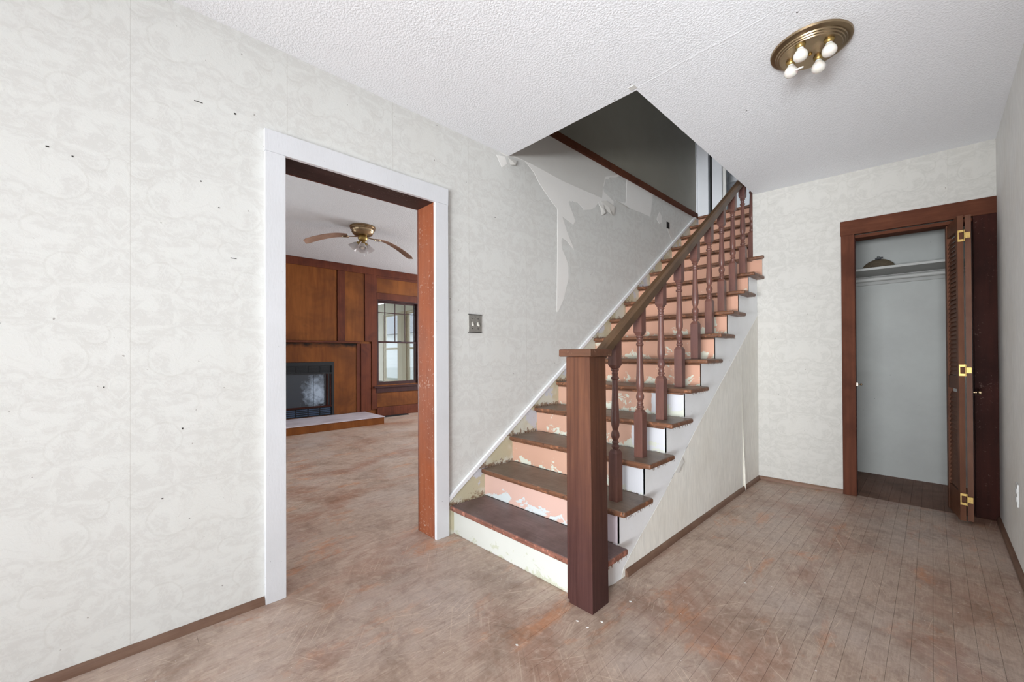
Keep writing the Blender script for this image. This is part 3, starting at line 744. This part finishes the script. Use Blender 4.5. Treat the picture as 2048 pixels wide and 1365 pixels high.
def baluster_mesh(Ht):
    bm = bmesh.new()
    def block(z0, z1, ch0, ch1):
        a = BH; c = .0155
        lev = []
        if ch0: lev.append((c, z0)); lev.append((a, z0+.018))
        else: lev.append((a, z0))
        if ch1: lev.append((a, z1-.018)); lev.append((c, z1))
        else: lev.append((a, z1))
        rg = [[bm.verts.new((sx*r, sy*r, z)) for sx, sy in ((-1, -1), (1, -1), (1, 1), (-1, 1))] for r, z in lev]
        for A, B in zip(rg, rg[1:]):
            for i in range(4): bm.faces.new((A[i], A[(i+1) % 4], B[(i+1) % 4], B[i]))
        bm.faces.new(rg[0][::-1]); bm.faces.new(rg[-1])
    block(0, .260, False, True)
    prof = [(.014, .258), (.015, .266), (.0195, .270), (.0205, .276), (.018, .281), (.0145, .284), (.0145, .289), (.0175, .292), (.0175, .297), (.0145, .300), (.0135, .306),
            (.016, .312), (.0205, .322), (.022, .333), (.0200, .344), (.0155, .353), (.0135, .360), (.0155, .366), (.0205, .385), (.0215, .405), (.0205, .43),
            (.0178, .49), (.0155, .55), (.0142, .60), (.0145, .612), (.0195, .618), (.0205, .624), (.0180, .629), (.0145, .632), (.0150, .640), (.0172, .646), (.0145, .652),
            (.015, .657), (.0205, .662), (.0195, .669), (.0150, .673), (.014, .680)]
    alathe(bm, prof, seg=20)
    block(.672, Ht, True, False)
    bmesh.ops.recalc_face_normals(bm, faces=bm.faces)
    me = bpy.data.meshes.new('baluster'); bm.to_mesh(me); bm.free()
    for p in me.polygons: p.use_smooth = True
    me.set_sharp_from_angle(angle=math.radians(24)); me.materials.append(M['baluster'])
    # cut the top to the slope of the rail
    return me
yb0 = 1.795+BH
Ht = rail_z(yb0)-.022-2*R_
bme = baluster_mesh(Ht)
for v in bme.vertices:
    if abs(v.co.z-Ht) < 1e-5: v.co.z += SL*v.co.y
for k in range(2, 12):
    o = new_obj('baluster', bme, rl); o.location = (BX, yb0+(k-2)*G_, k*R_+.0003)
    o.scale.z = (rail_z(o.location.y)-.022-k*R_)/Ht

# ------------------------------------------------------------------ folding louvered closet door
dr = struct('door_1')
def leaf(p0, p1, side):
    """leaf from pivot end p0 to free end p1 (plan), thickness th"""
    p0, p1 = Vector(p0), Vector(p1); d = (p1-p0); Wd = d.length; th = .026
    ang = math.atan2(d.y, d.x)
    MM = Matrix.Translation((p0.x, p0.y, 0)) @ Matrix.Rotation(ang, 4, 'Z')
    e = bpy.data.objects.new('door_leaf', None)
    bm = bmesh.new(); sw = .040; z0, z1 = .025, 1.975
    abox(bm, (0, -th/2, z0), (sw, th/2, z1), MM); abox(bm, (Wd-sw, -th/2, z0), (Wd, th/2, z1), MM)
    for a, b in ((z0, .20), (.86, .945), (1.885, z1)): abox(bm, (sw, -th/2+.003, a), (Wd-sw, th/2-.003, b), MM)
    lf = fin(bm, 'door_leaf', M['door_wood'], dr)
    sb = bmesh.new()
    ca, sa = math.cos(math.radians(60)), math.sin(math.radians(60))
    hw = .019
    c = [(-hw*ca-.002*sa, -hw*sa+.002*ca), (-hw*ca+.002*sa, -hw*sa-.002*ca), (hw*ca+.002*sa, hw*sa-.002*ca), (hw*ca-.002*sa, hw*sa+.002*ca)]
    v0 = [sb.verts.new((sw-.002, side*a*.6, b)) for a, b in c]; v1 = [sb.verts.new((Wd-sw+.002, side*a*.6, b)) for a, b in c]
    for i in range(4): sb.faces.new((v0[i], v0[(i+1) % 4], v1[(i+1) % 4], v1[i]))
    sb.faces.new(v0[::-1]); sb.faces.new(v1); bmesh.ops.recalc_face_normals(sb, faces=sb.faces)
    me = bpy.data.meshes.new('louver_slat'); sb.to_mesh(me); sb.free(); me.materials.append(M['door_wood'])
    n = 0
    for a, b in ((.215, .850), (.955, 1.875)):
        z = a+.012
        while z < b-.006:
            s_ = new_obj('louver_slat', me, lf); s_.matrix_world = MM @ Matrix.Translation((0, 0, z)); z += .0295; n += 1
            s_.matrix_parent_inverse = Matrix(); s_.matrix_basis = MM @ Matrix.Translation((0, 0, z-.0295))
    return lf
LA = leaf((2.148, 4.165), (2.198, 3.872), 1)
LB = leaf((2.240, 4.110), (2.231, 3.882), -1)
for z in (.165, .985, 1.842):
    bm = bmesh.new()
    yA = 3.8585; 
    abox(bm, (2.186, yA-.003, z-.036), (2.191, yA, z+.036)); abox(bm, (2.191, yA-.003, z+.022), (2.212, yA, z+.036)); abox(bm, (2.191, yA-.003, z-.036), (2.212, yA, z-.022))
    tube_m = Matrix.Translation((2.215, yA-.002, z-.037)); alathe(bm, [(.0035, 0), (.0035, .074)], seg=10, M4=tube_m)
    abox(bm, (2.217, yA-.001, z-.018), (2.240, yA+.002, z+.018))
    for sz in (-.010, .010): alathe(bm, [(.003, 0), (.0025, .002)], seg=8, M4=Matrix.Translation((2.229, yA-.001, z+sz)) @ Matrix.Rotation(math.pi/2, 4, 'X'))
    fin(bm, 'hinge', M['brass_bright'], dr)['label'] = 'bright brass hinge'
lathe('door_knob', [(.006, 0), (.006, .014), (.010, .018), (.0135, .026), (.012, .034), (.001, .037)], M['brass_old'], dr, seg=16, M4=Matrix.Translation((2.249, 3.93, .842)) @ Matrix.Rotation(math.pi/2, 4, 'Y'))

# ------------------------------------------------------------------ switch and outlet
sw = thing('light_switch', 'ornate pewter double light switch plate on papered wall right of doorway', 'switch', (0, 1.663, 1.30))
bm = bmesh.new(); abox(bm, (.0005, 1.609, 1.245), (.006, 1.717, 1.358))
bmesh.ops.bevel(bm, geom=list(bm.edges), offset=.002, segments=1, affect='EDGES')
for i in range(9):
    for j in range(10):
        y = 1.617+i*.0114; z = 1.252+j*.011
        if abs(z-1.30) < .016 and (abs(y-1.64) < .009 or abs(y-1.686) < .009): continue
        a = math.pi/4 if (i+j) % 2 else -math.pi/4
        abox(bm, (-.001, -.0052, -.0011), (.0016, .0052, .0011), Matrix.Translation((.006, y, z)) @ Matrix.Rotation(a, 4, 'X'))
fin(bm, 'switch_plate', M['metal'], sw)
for y in (1.640, 1.686):
    prism('toggle', [(.006, 1.312), (.006, 1.290), (.016, 1.283), (.018, 1.290)], 'y', y-.005, y+.005, M['toggle'], sw)
    for z in (1.333, 1.268): lathe('screw', [(.0032, 0), (.0028, .0018)], M['scuff'], sw, seg=10, M4=Matrix.Translation((.007, y, z)) @ Matrix.Rotation(math.pi/2, 4, 'Y'))
for z in (1.358, 1.2415): box('plate_edge', (.0005, 1.607, z), (.008, 1.719, z+.0035), M['scuff'], sw)
ol = thing('wall_outlet', 'white electrical outlet low on the right wall', 'outlet', (W, 3.29, .37))
box('outlet_plate', (W-.007, 3.255, .315), (W-.0005, 3.325, .43), M['plate_white'], ol, bevel=.002)
for z in (.352, .393): box('receptacle', (W-.010, 3.272, z-.013), (W-.0072, 3.308, z+.013), M['plate_white'], ol, bevel=.001)

# ------------------------------------------------------------------ foyer ceiling light
LC = (1.692, 2.262)
li = thing('ceiling_light', 'round brass flush ceiling light with four bare frosted bulbs', 'ceiling light', (LC[0], LC[1], H))
lathe('backplate', [(.150, -.0005), (.154, -.004), (.152, -.012), (.140, -.019), (.134, -.020), (.132, -.025), (.126, -.026), (.124, -.031), (.118, -.032), (.116, -.036), (.104, -.037), (.001, -.037)], M['brass_old'], li, c=(LC[0], LC[1], H), seg=64)
lathe('finial', [(.008, -.037), (.008, -.041), (.004, -.046), (.001, -.047)], M['brass'], li, c=(LC[0], LC[1], H), seg=12)
for (dx, dy) in ((-.074, .0), (-.019, -.095), (.075, -.042), (.022, .053)):
    cx, cy = LC[0]+dx, LC[1]+dy
    lathe('socket', [(.020, -.0371), (.020, -.042), (.0165, -.046), (.016, -.050), (.014, -.052)], M['brass_bright'], li, c=(cx, cy, H), seg=20)
    lathe('bulb', [(.0125, -.0525), (.013, -.058), (.0190, -.064), (.0250, -.073), (.0278, -.083), (.0268, -.093), (.0215, -.101), (.012, -.1065), (.001, -.108)], M['bulb'], li, c=(cx, cy, H), seg=24)
box('paper_tag', (LC[0]-.05, LC[1]-.035, H-.105), (LC[0]-.02, LC[1]-.030, H-.099), M['paper_back_side'], li)

# ------------------------------------------------------------------ parlor: panelled wall with window
XW = -4.8
wp = struct('wall_parlor')
WA, WB, WZA, WZB = 3.30, 4.14, .565, 2.095
bm = bmesh.new()
abox(bm, (XW-.15, -1.7, 0), (XW-.02, WA, HP)); abox(bm, (XW-.15, WB, 0), (XW-.02, 6.4, HP)); abox(bm, (XW-.15, WA, 0), (XW-.02, WB, WZA)); abox(bm, (XW-.15, WA, WZB), (XW-.02, WB, HP))
fin(bm, 'panel_backing', M['panel'], wp)
def pan(y0, y1, z0, z1, mat='panel'): box('wood_panel', (XW-.0195, y0, z0), (XW-.008, y1, z1), M[mat], wp)
def stl(y0, y1, z0, z1, name='stile', th=.006): box(name, (XW-.0195, y0, z0), (XW+th, y1, z1), M['stile'], wp, bevel=.002)
pan(1.15, 2.60, 1.34, 2.55); pan(2.74, 3.07, 1.34, 2.52); pan(3.30, 4.60, 2.22, 2.50); pan(3.30, 4.5, .17, .42)
pan(-.5, 1.1, 1.34, 2.55)
stl(-1.6, 5.2, 2.52, HP-.002, 'frieze_board', .012)
for a, b in ((1.05, 1.14), (2.61, 2.735)): stl(a, b, 1.34, 2.519)
stl(3.08, 3.20, 1.34, 2.519); stl(3.201, 3.299, 0.14, 2.519)
stl(3.30, 4.6, 2.50-.02, 2.519, 'rail_strip'); stl(3.30, 4.6, WZB+.002, 2.215, 'head_board', .010)
stl(3.30, 4.6, .001, .165, 'base_board', .012)
stl(WB+.001, 4.3, .17, WZB, 'side_board', .010)
# lower fireplace surround
prism('wood_panel', [(1.15, .122), (1.75, .122), (1.75, .995), (2.552, .995), (2.552, .122), (2.93, .122), (2.93, 1.30), (1.15, 1.30)], 'x', XW-.0195, XW-.004, M['panel_soot'], wp)
stl(2.932, 3.00, .122, 1.30); stl(3.002, 3.09, .122, 1.30, 'stile', .018); stl(3.093, 3.19, .122, 1.30, 'stile', -.004)
box('mantel_shelf', (XW-.01, .9, 1.305), (XW+.055, 2.975, 1.335), M['stile'], wp, bevel=.004)
# soot mark under the shelf
bm = bmesh.new()
for i in range(14): pass
bm.free()
ws = thing('parlor_heater_vent', 'dark metal floor register beside the hearth under the window', 'register', (-4.7, 3.62, 0))
boxes('register_frame', [((-4.775, 3.36, .0005), (-4.765, 3.86, .010)), ((-4.665, 3.36, .0005), (-4.655, 3.86, .010)), ((-4.765, 3.36, .0005), (-4.665, 3.372, .010)), ((-4.765, 3.848, .0005), (-4.665, 3.86, .010))], M['black'], ws)
for k in range(6): box('register_slat', (-4.76+k*.016, 3.373, .001), (-4.755+k*.016, 3.847, .008), M['black'], ws)

# hearth
he = thing('hearth', 'low raised wooden hearth with dusty top along the fireplace wall', 'hearth', (-4.4, 2.3, 0))
box('hearth_base', (-4.77, .8, .0005), (-4.045, 3.055, .108), M['panel'], he, bevel=.003)
box('hearth_top', (-4.778, .79, .1085), (-4.035, 3.065, .121), M['hearth_top'], he, bevel=.003)

# fireplace insert
fp = thing('fireplace_insert', 'black metal fireplace insert with louvers and sooty glass doors', 'fireplace', (-4.78, 2.15, .122))
fx = XW-.004
boxes('frame', [((fx-.016, 1.752, .125), (fx+.010, 1.79, .99)), ((fx-.016, 2.51, .125), (fx+.010, 2.55, .99)), ((fx-.016, 1.79, .935), (fx+.010, 2.51, .99)), ((fx-.016, 1.79, .80), (fx+.010, 2.51, .822)), ((fx-.016, 1.79, .262), (fx+.014, 2.51, .285))], M['black'], fp)
box('firebox_back', (fx-.016, 1.79, .125), (fx-.010, 2.51, .935), M['black'], fp)
for z in (.838, .858, .878, .898, .918):
    for j in range(4): box('louver', (fx-.0095, 1.80+j*.178, z-.004), (fx+.006, 1.80+j*.178+.158, z+.004), M['metal'] if False else M['black'], fp)
for z in (.15, .18, .21, .24):
    for j in range(4): box('lower_grille_bar', (fx-.0095, 1.80+j*.178, z-.007), (fx+.008, 1.80+j*.178+.160, z+.007), M['navy'], fp)
box('glass_door', (fx-.0095, 1.792, .287), (fx-.003, 2.235, .798), M['soot'], fp)
box('glass_door', (fx-.0095, 2.239, .287), (fx-.003, 2.40, .798), M['soot'], fp)
for k in range(4): box('folded_screen', (fx-.0095, 2.402+k*.027, .287), (fx+.002+.004*(k % 2), 2.426+k*.027, .798), M['dark_wood'] if k % 2 else M['black'], fp, bevel=.002)
box('door_handle', (fx-.0025, 2.31, .298), (fx+.02, 2.38, .318), M['black'], fp, bevel=.003)
box('bottom_rail', (fx-.0095, 1.79, .262), (fx+.016, 2.51, .286), M['dark_wood'], fp)

# window with upper and lower sash
wn = struct('window_1')
xi = XW-.05
def wbx(name, y0, y1, z0, z1, x0=xi-.02, x1=xi+.02, mat='win_wood', par=None): return box(name, (x0, y0, z0), (x1, y1, z1), M[mat], par or wn)
wbx('frame', WA, WA+.022, WZA, WZB, XW-.15, XW+.008); wbx('frame', WB-.022, WB, WZA, WZB, XW-.15, XW+.008)
wbx('frame', WA+.022, WB-.022, WZB-.022, WZB, XW-.15, XW+.008); wbx('frame', WA+.022, WB-.022, WZA, WZA+.02, XW-.15, XW-.021)
wbx('sill', WA-.07, WB+.07, .518, .545, XW-.019, XW+.045); wbx('apron', WA-.02, WB+.02, .425, .517, XW-.019, XW+.012)
ya, yb = WA+.022, WB-.022
up = wbx('upper_sash', ya, ya+.022, 1.322, WZB-.022, xi-.028, xi-.002)
wbx('sash_rail', ya+.022, yb-.022, WZB-.05, WZB-.022, xi-.028, xi-.002, par=up); wbx('sash_rail', ya, yb, 1.322, 1.352, xi-.028, xi-.0005, par=up)
wbx('sash_stile', yb-.022, yb, 1.353, WZB-.022, xi-.028, xi-.002, par=up)
for y in (3.474+.007, 3.672+.010, 3.876+.010): wbx('muntin', y-.006, y+.006, 1.352, WZB-.05, xi-.024, xi-.006, par=up)
wbx('muntin', ya+.022, yb-.022, 1.862, 1.876, xi-.0235, xi-.0065, par=up)
cuts = [ya+.022, 3.481, 3.682, 3.886, yb-.022]
for a, b in zip(cuts, cuts[1:]):
    for z0, z1 in ((1.352, 1.862), (1.876, WZB-.05)): box('pane', (xi-.016, a+.0061, z0), (xi-.013, b-.0061, z1), M['pane'], up)
lo = wbx('lower_sash', ya, ya+.022, WZA+.02, 1.345, xi, xi+.026)
wbx('sash_stile', yb-.022, yb, WZA+.02, 1.345, xi, xi+.026, par=lo)
wbx('sash_rail', ya+.022, yb-.022, 1.318, 1.345, xi, xi+.026, par=lo); wbx('sash_rail', ya+.022, yb-.022, WZA+.02, WZA+.055, xi, xi+.026, par=lo)
box('pane', (xi+.011, ya+.022, WZA+.055), (xi+.014, yb-.022, 1.318), M['pane'], lo)
box('sash_lock', (xi+.0005, 3.74, 1.3455), (xi+.024, 3.79, 1.36), M['black'], wn)

# remaining parlor shell
wq = struct('wall_parlor_back')
boxes('painted_wall', [((-4.9, 6.4, 0), (-3.8, 6.5, HP)), ((-1.4, 6.4, 0), (-.0, 6.5, HP)), ((-3.8, 6.4, 0), (-1.4, 6.5, .7)), ((-3.8, 6.4, 2.3), (-1.4, 6.5, HP))], M['panel'], wq)

# ------------------------------------------------------------------ ceiling fan in the parlor
FC = Vector((-2.68, 2.105, HP))
fa = thing('ceiling_fan', 'brass hugger ceiling fan with drooping tan blades and glass shades', 'ceiling fan', FC)
lathe('motor_housing', [(.146, -.0005), (.148, -.012), (.138, -.020), (.143, -.026), (.143, -.034), (.130, -.040), (.128, -.052), (.124, -.060), (.126, -.068), (.120, -.078), (.104, -.100), (.082, -.108), (.001, -.110)], M['brass_old'], fa, c=FC, seg=48)
lathe('switch_housing', [(.045, -.110), (.052, -.120), (.056, -.135), (.054, -.150), (.044, -.165), (.032, -.172), (.001, -.174)], M['brass_bright'], fa, c=FC, seg=32)
def blade(ang, L, droop):
    MM = Matrix.Translation(FC) @ Matrix.Rotation(ang, 4, 'Z')
    bm = bmesh.new(); n = 14; rows = []
    for i in range(n+1):
        t = i/n; r = .17+(L-.17)*t; hw = .050+.018*t
        if t > .93: hw -= .022*((t-.93)/.07)
        z = -.118+.012*math.sin(min(t*3, 1)*math.pi/2) - droop*t*t
        rows.append([bm.verts.new(MM @ Vector(c)) for c in ((r, -hw, z-.006), (r, hw, z+.010), (r, hw, z+.016), (r, -hw, z))])
    for A, B in zip(rows, rows[1:]):
        for i in range(4): bm.faces.new((A[i], A[(i+1) % 4], B[(i+1) % 4], B[i]))
    bm.faces.new(rows[0][::-1]); bm.faces.new(rows[-1])
    b = fin(bm, 'fan_blade', M['blade'], fa, smooth=True)
    bm = bmesh.new()
    abox(bm, (.06, -.012, -.122), (.19, .012, -.116), MM)
    for k in range(16):
        a = 2*math.pi*k/16; a2 = 2*math.pi*(k+1)/16
        p = MM @ Vector((.205+.036*math.cos(a), .028*math.sin(a), -.122)); q = MM @ Vector((.205+.036*math.cos(a2), .028*math.sin(a2), -.122))
        mm = (q-p).to_track_quat('Z', 'Y').to_matrix().to_4x4(); mm.translation = p
        alathe(bm, [(.005, 0), (.005, (q-p).length)], seg=6, M4=mm)
    fin(bm, 'blade_arm', M['brass_old'], b)
blade(math.radians(233), .66, .10)
blade(math.radians(99), .72, .15)
for ang, tilt in ((math.radians(236), 48), (math.radians(335), 30), (math.radians(105), 40)):
    MM = Matrix.Translation(FC+Vector((0, 0, -.150))) @ Matrix.Rotation(ang, 4, 'Z') @ Matrix.Rotation(math.radians(180-tilt), 4, 'Y')
    ar = lathe('lamp_arm', [(.010, .03), (.010, .060), (.020, .064), (.020, .082)], M['brass_bright'], fa, seg=14, M4=MM)
    lathe('glass_shade', [(.022, .080), (.030, .088), (.036, .105), (.046, .135), (.056, .160), (.060, .170), (.058, .170), (.053, .158), (.043, .133), (.033, .105), (.027, .090), (.020, .084)], M['shade_glass'], fa, seg=28, M4=MM, cap=False)
    lathe('bulb', [(.011, .083), (.013, .095), (.022, .115), (.026, .132), (.022, .148), (.010, .156), (.001, .158)], M['bulb'], fa, seg=18, M4=MM)
for dx, dy, L in ((.02, .01, .16), (.03, .045, .13)):
    p0 = FC+Vector((dx, dy, -.165)); ch = tube('pull_chain', p0, p0-Vector((0, 0, L)), .0014, M['brass_old'], fa, 6)
    lathe('chain_weight', [(.002, 0), (.005, -.012), (.006, -.026), (.002, -.034)], M['plate_white'], ch, c=p0-Vector((0, 0, L)), seg=10)

# ------------------------------------------------------------------ upstairs landing
uz = 16*R_
lf = struct('floor_upper')
box('landing_boards', (0, N0+15*G_+.201, uz-.14), (2.9, 7.2, uz), M['tread'], lf)
box('upper_hall_floor', (1.004, 1.0, H+.3), (2.9, 5.46, uz), M['tread'], lf)
YL = 5.27
t4 = struct('trim_4')
box('corner_bead', (.0, YL-.015, uz), (.0115, YL+.01, 5.0), M['casing'], t4)
box('side_casing', (.014, YL, uz), (.144, YL+.024, 5.0), M['casing'], t4, bevel=.002)
box('dark_reveal', (.145, YL+.06, uz), (.185, YL+.10, 5.0), M['hole'], t4)
d2 = struct('door_2')
box('door_slab', (.186, YL+.015, uz+.005), (.252, YL+.05, 4.95), M['casing'], d2, bevel=.002)
box('door_edge', (.2525, YL+.01, uz+.005), (.30, YL+.05, 4.95), M['casing'], d2, bevel=.002)
box('dark_stop', (.3005, YL+.05, uz+.005), (.332, YL+.08, 4.95), M['plaster_shade'], d2)
wu = struct('wall_upper_back')
boxes('painted_wall', [((-.15, 6.9, uz), (2.9, 7.0, 5.2)), ((-.14, 5.95, uz), (2.7, 6.0, 5.2)), ((2.8, 5.5, uz), (2.9, 6.9, 5.2)), ((-.15, 5.4, uz), (-.0, 6.9, 5.2))], M['siding'], wu)
box('ceiling_upper', (-.15, 1.0, 5.2), (2.9, 7.0, 5.3), M['ceiling'], kind='structure')
boxes('wall_upper_right', [((2.8, 1.0, 2.9), (2.9, 5.5, 5.2)), ((-.15, .9, 2.81), (2.9, 1.0, 5.2))], M['upper_paint'], kind='structure')
box('beam_upper', (.05, 5.80, 3.36), (2.0, 5.86, 3.44), M['casing'], kind='structure').name = 'trim_5'

# ------------------------------------------------------------------ outside the parlor window
pw = thing('enclosed_porch', 'white enclosed side porch with dark framed windows seen outside the window', 'porch', (-7.5, 5.4, 0))
PY = 5.4
for a, b in ((-9.6, -8.80), (-7.96, -7.50), (-6.95, -6.5)): box('porch_post', (a, PY, .2), (b, PY+.12, 2.25), M['out_post'] if a > -9 else M['out_white'], pw)
box('porch_beam', (-11, PY-.02, 2.25), (-5, PY+.14, 2.55), M['out_white'], pw)
box('porch_sill', (-11, PY, -.30), (-5, PY+.12, .36), M['out_white'], pw)
for a, b in ((-8.79, -7.97), (-7.49, -6.96)):
    f = boxes('porch_window_frame', [((a, PY+.02, .37), (a+.05, PY+.07, 2.22)), ((b-.02, PY+.02, .37), (b, PY+.07, 2.22)), ((a+.05, PY+.02, 2.18), (b-.02, PY+.07, 2.22)), ((a+.05, PY+.02, 1.25), (b-.02, PY+.07, 1.30)), ((a+.05, PY+.02, .37), (b-.02, PY+.07, .41))], M['out_post'], pw)
    box('pane', (a+.05, PY+.04, .41), (b-.02, PY+.045, 2.18), M['pane'], f)
box('porch_ceiling', (-11, 2.2, 2.62), (-5, PY+.1, 2.68), M['out_ceiling'], pw)
nh = thing('neighbor_house', 'pale sided neighboring house with grey roof beyond the porch windows', 'house', (-12, 9.5, 0))
for k in range(16): box('siding_board', (-22, 9.5-.004*(k % 2), .0+k*.13), (-5, 9.6, .128+k*.13), M['siding'], nh)
prism('house_roof', [(9.3, 2.1), (12.5, 4.2), (12.5, 2.1)], 'x', -22, -5, M['roof'], nh)
box('ground', (-40, -20, -.35), (-5.2, 40, -.30), M['ground'], kind='structure')
bpy.context.view_layer.update()
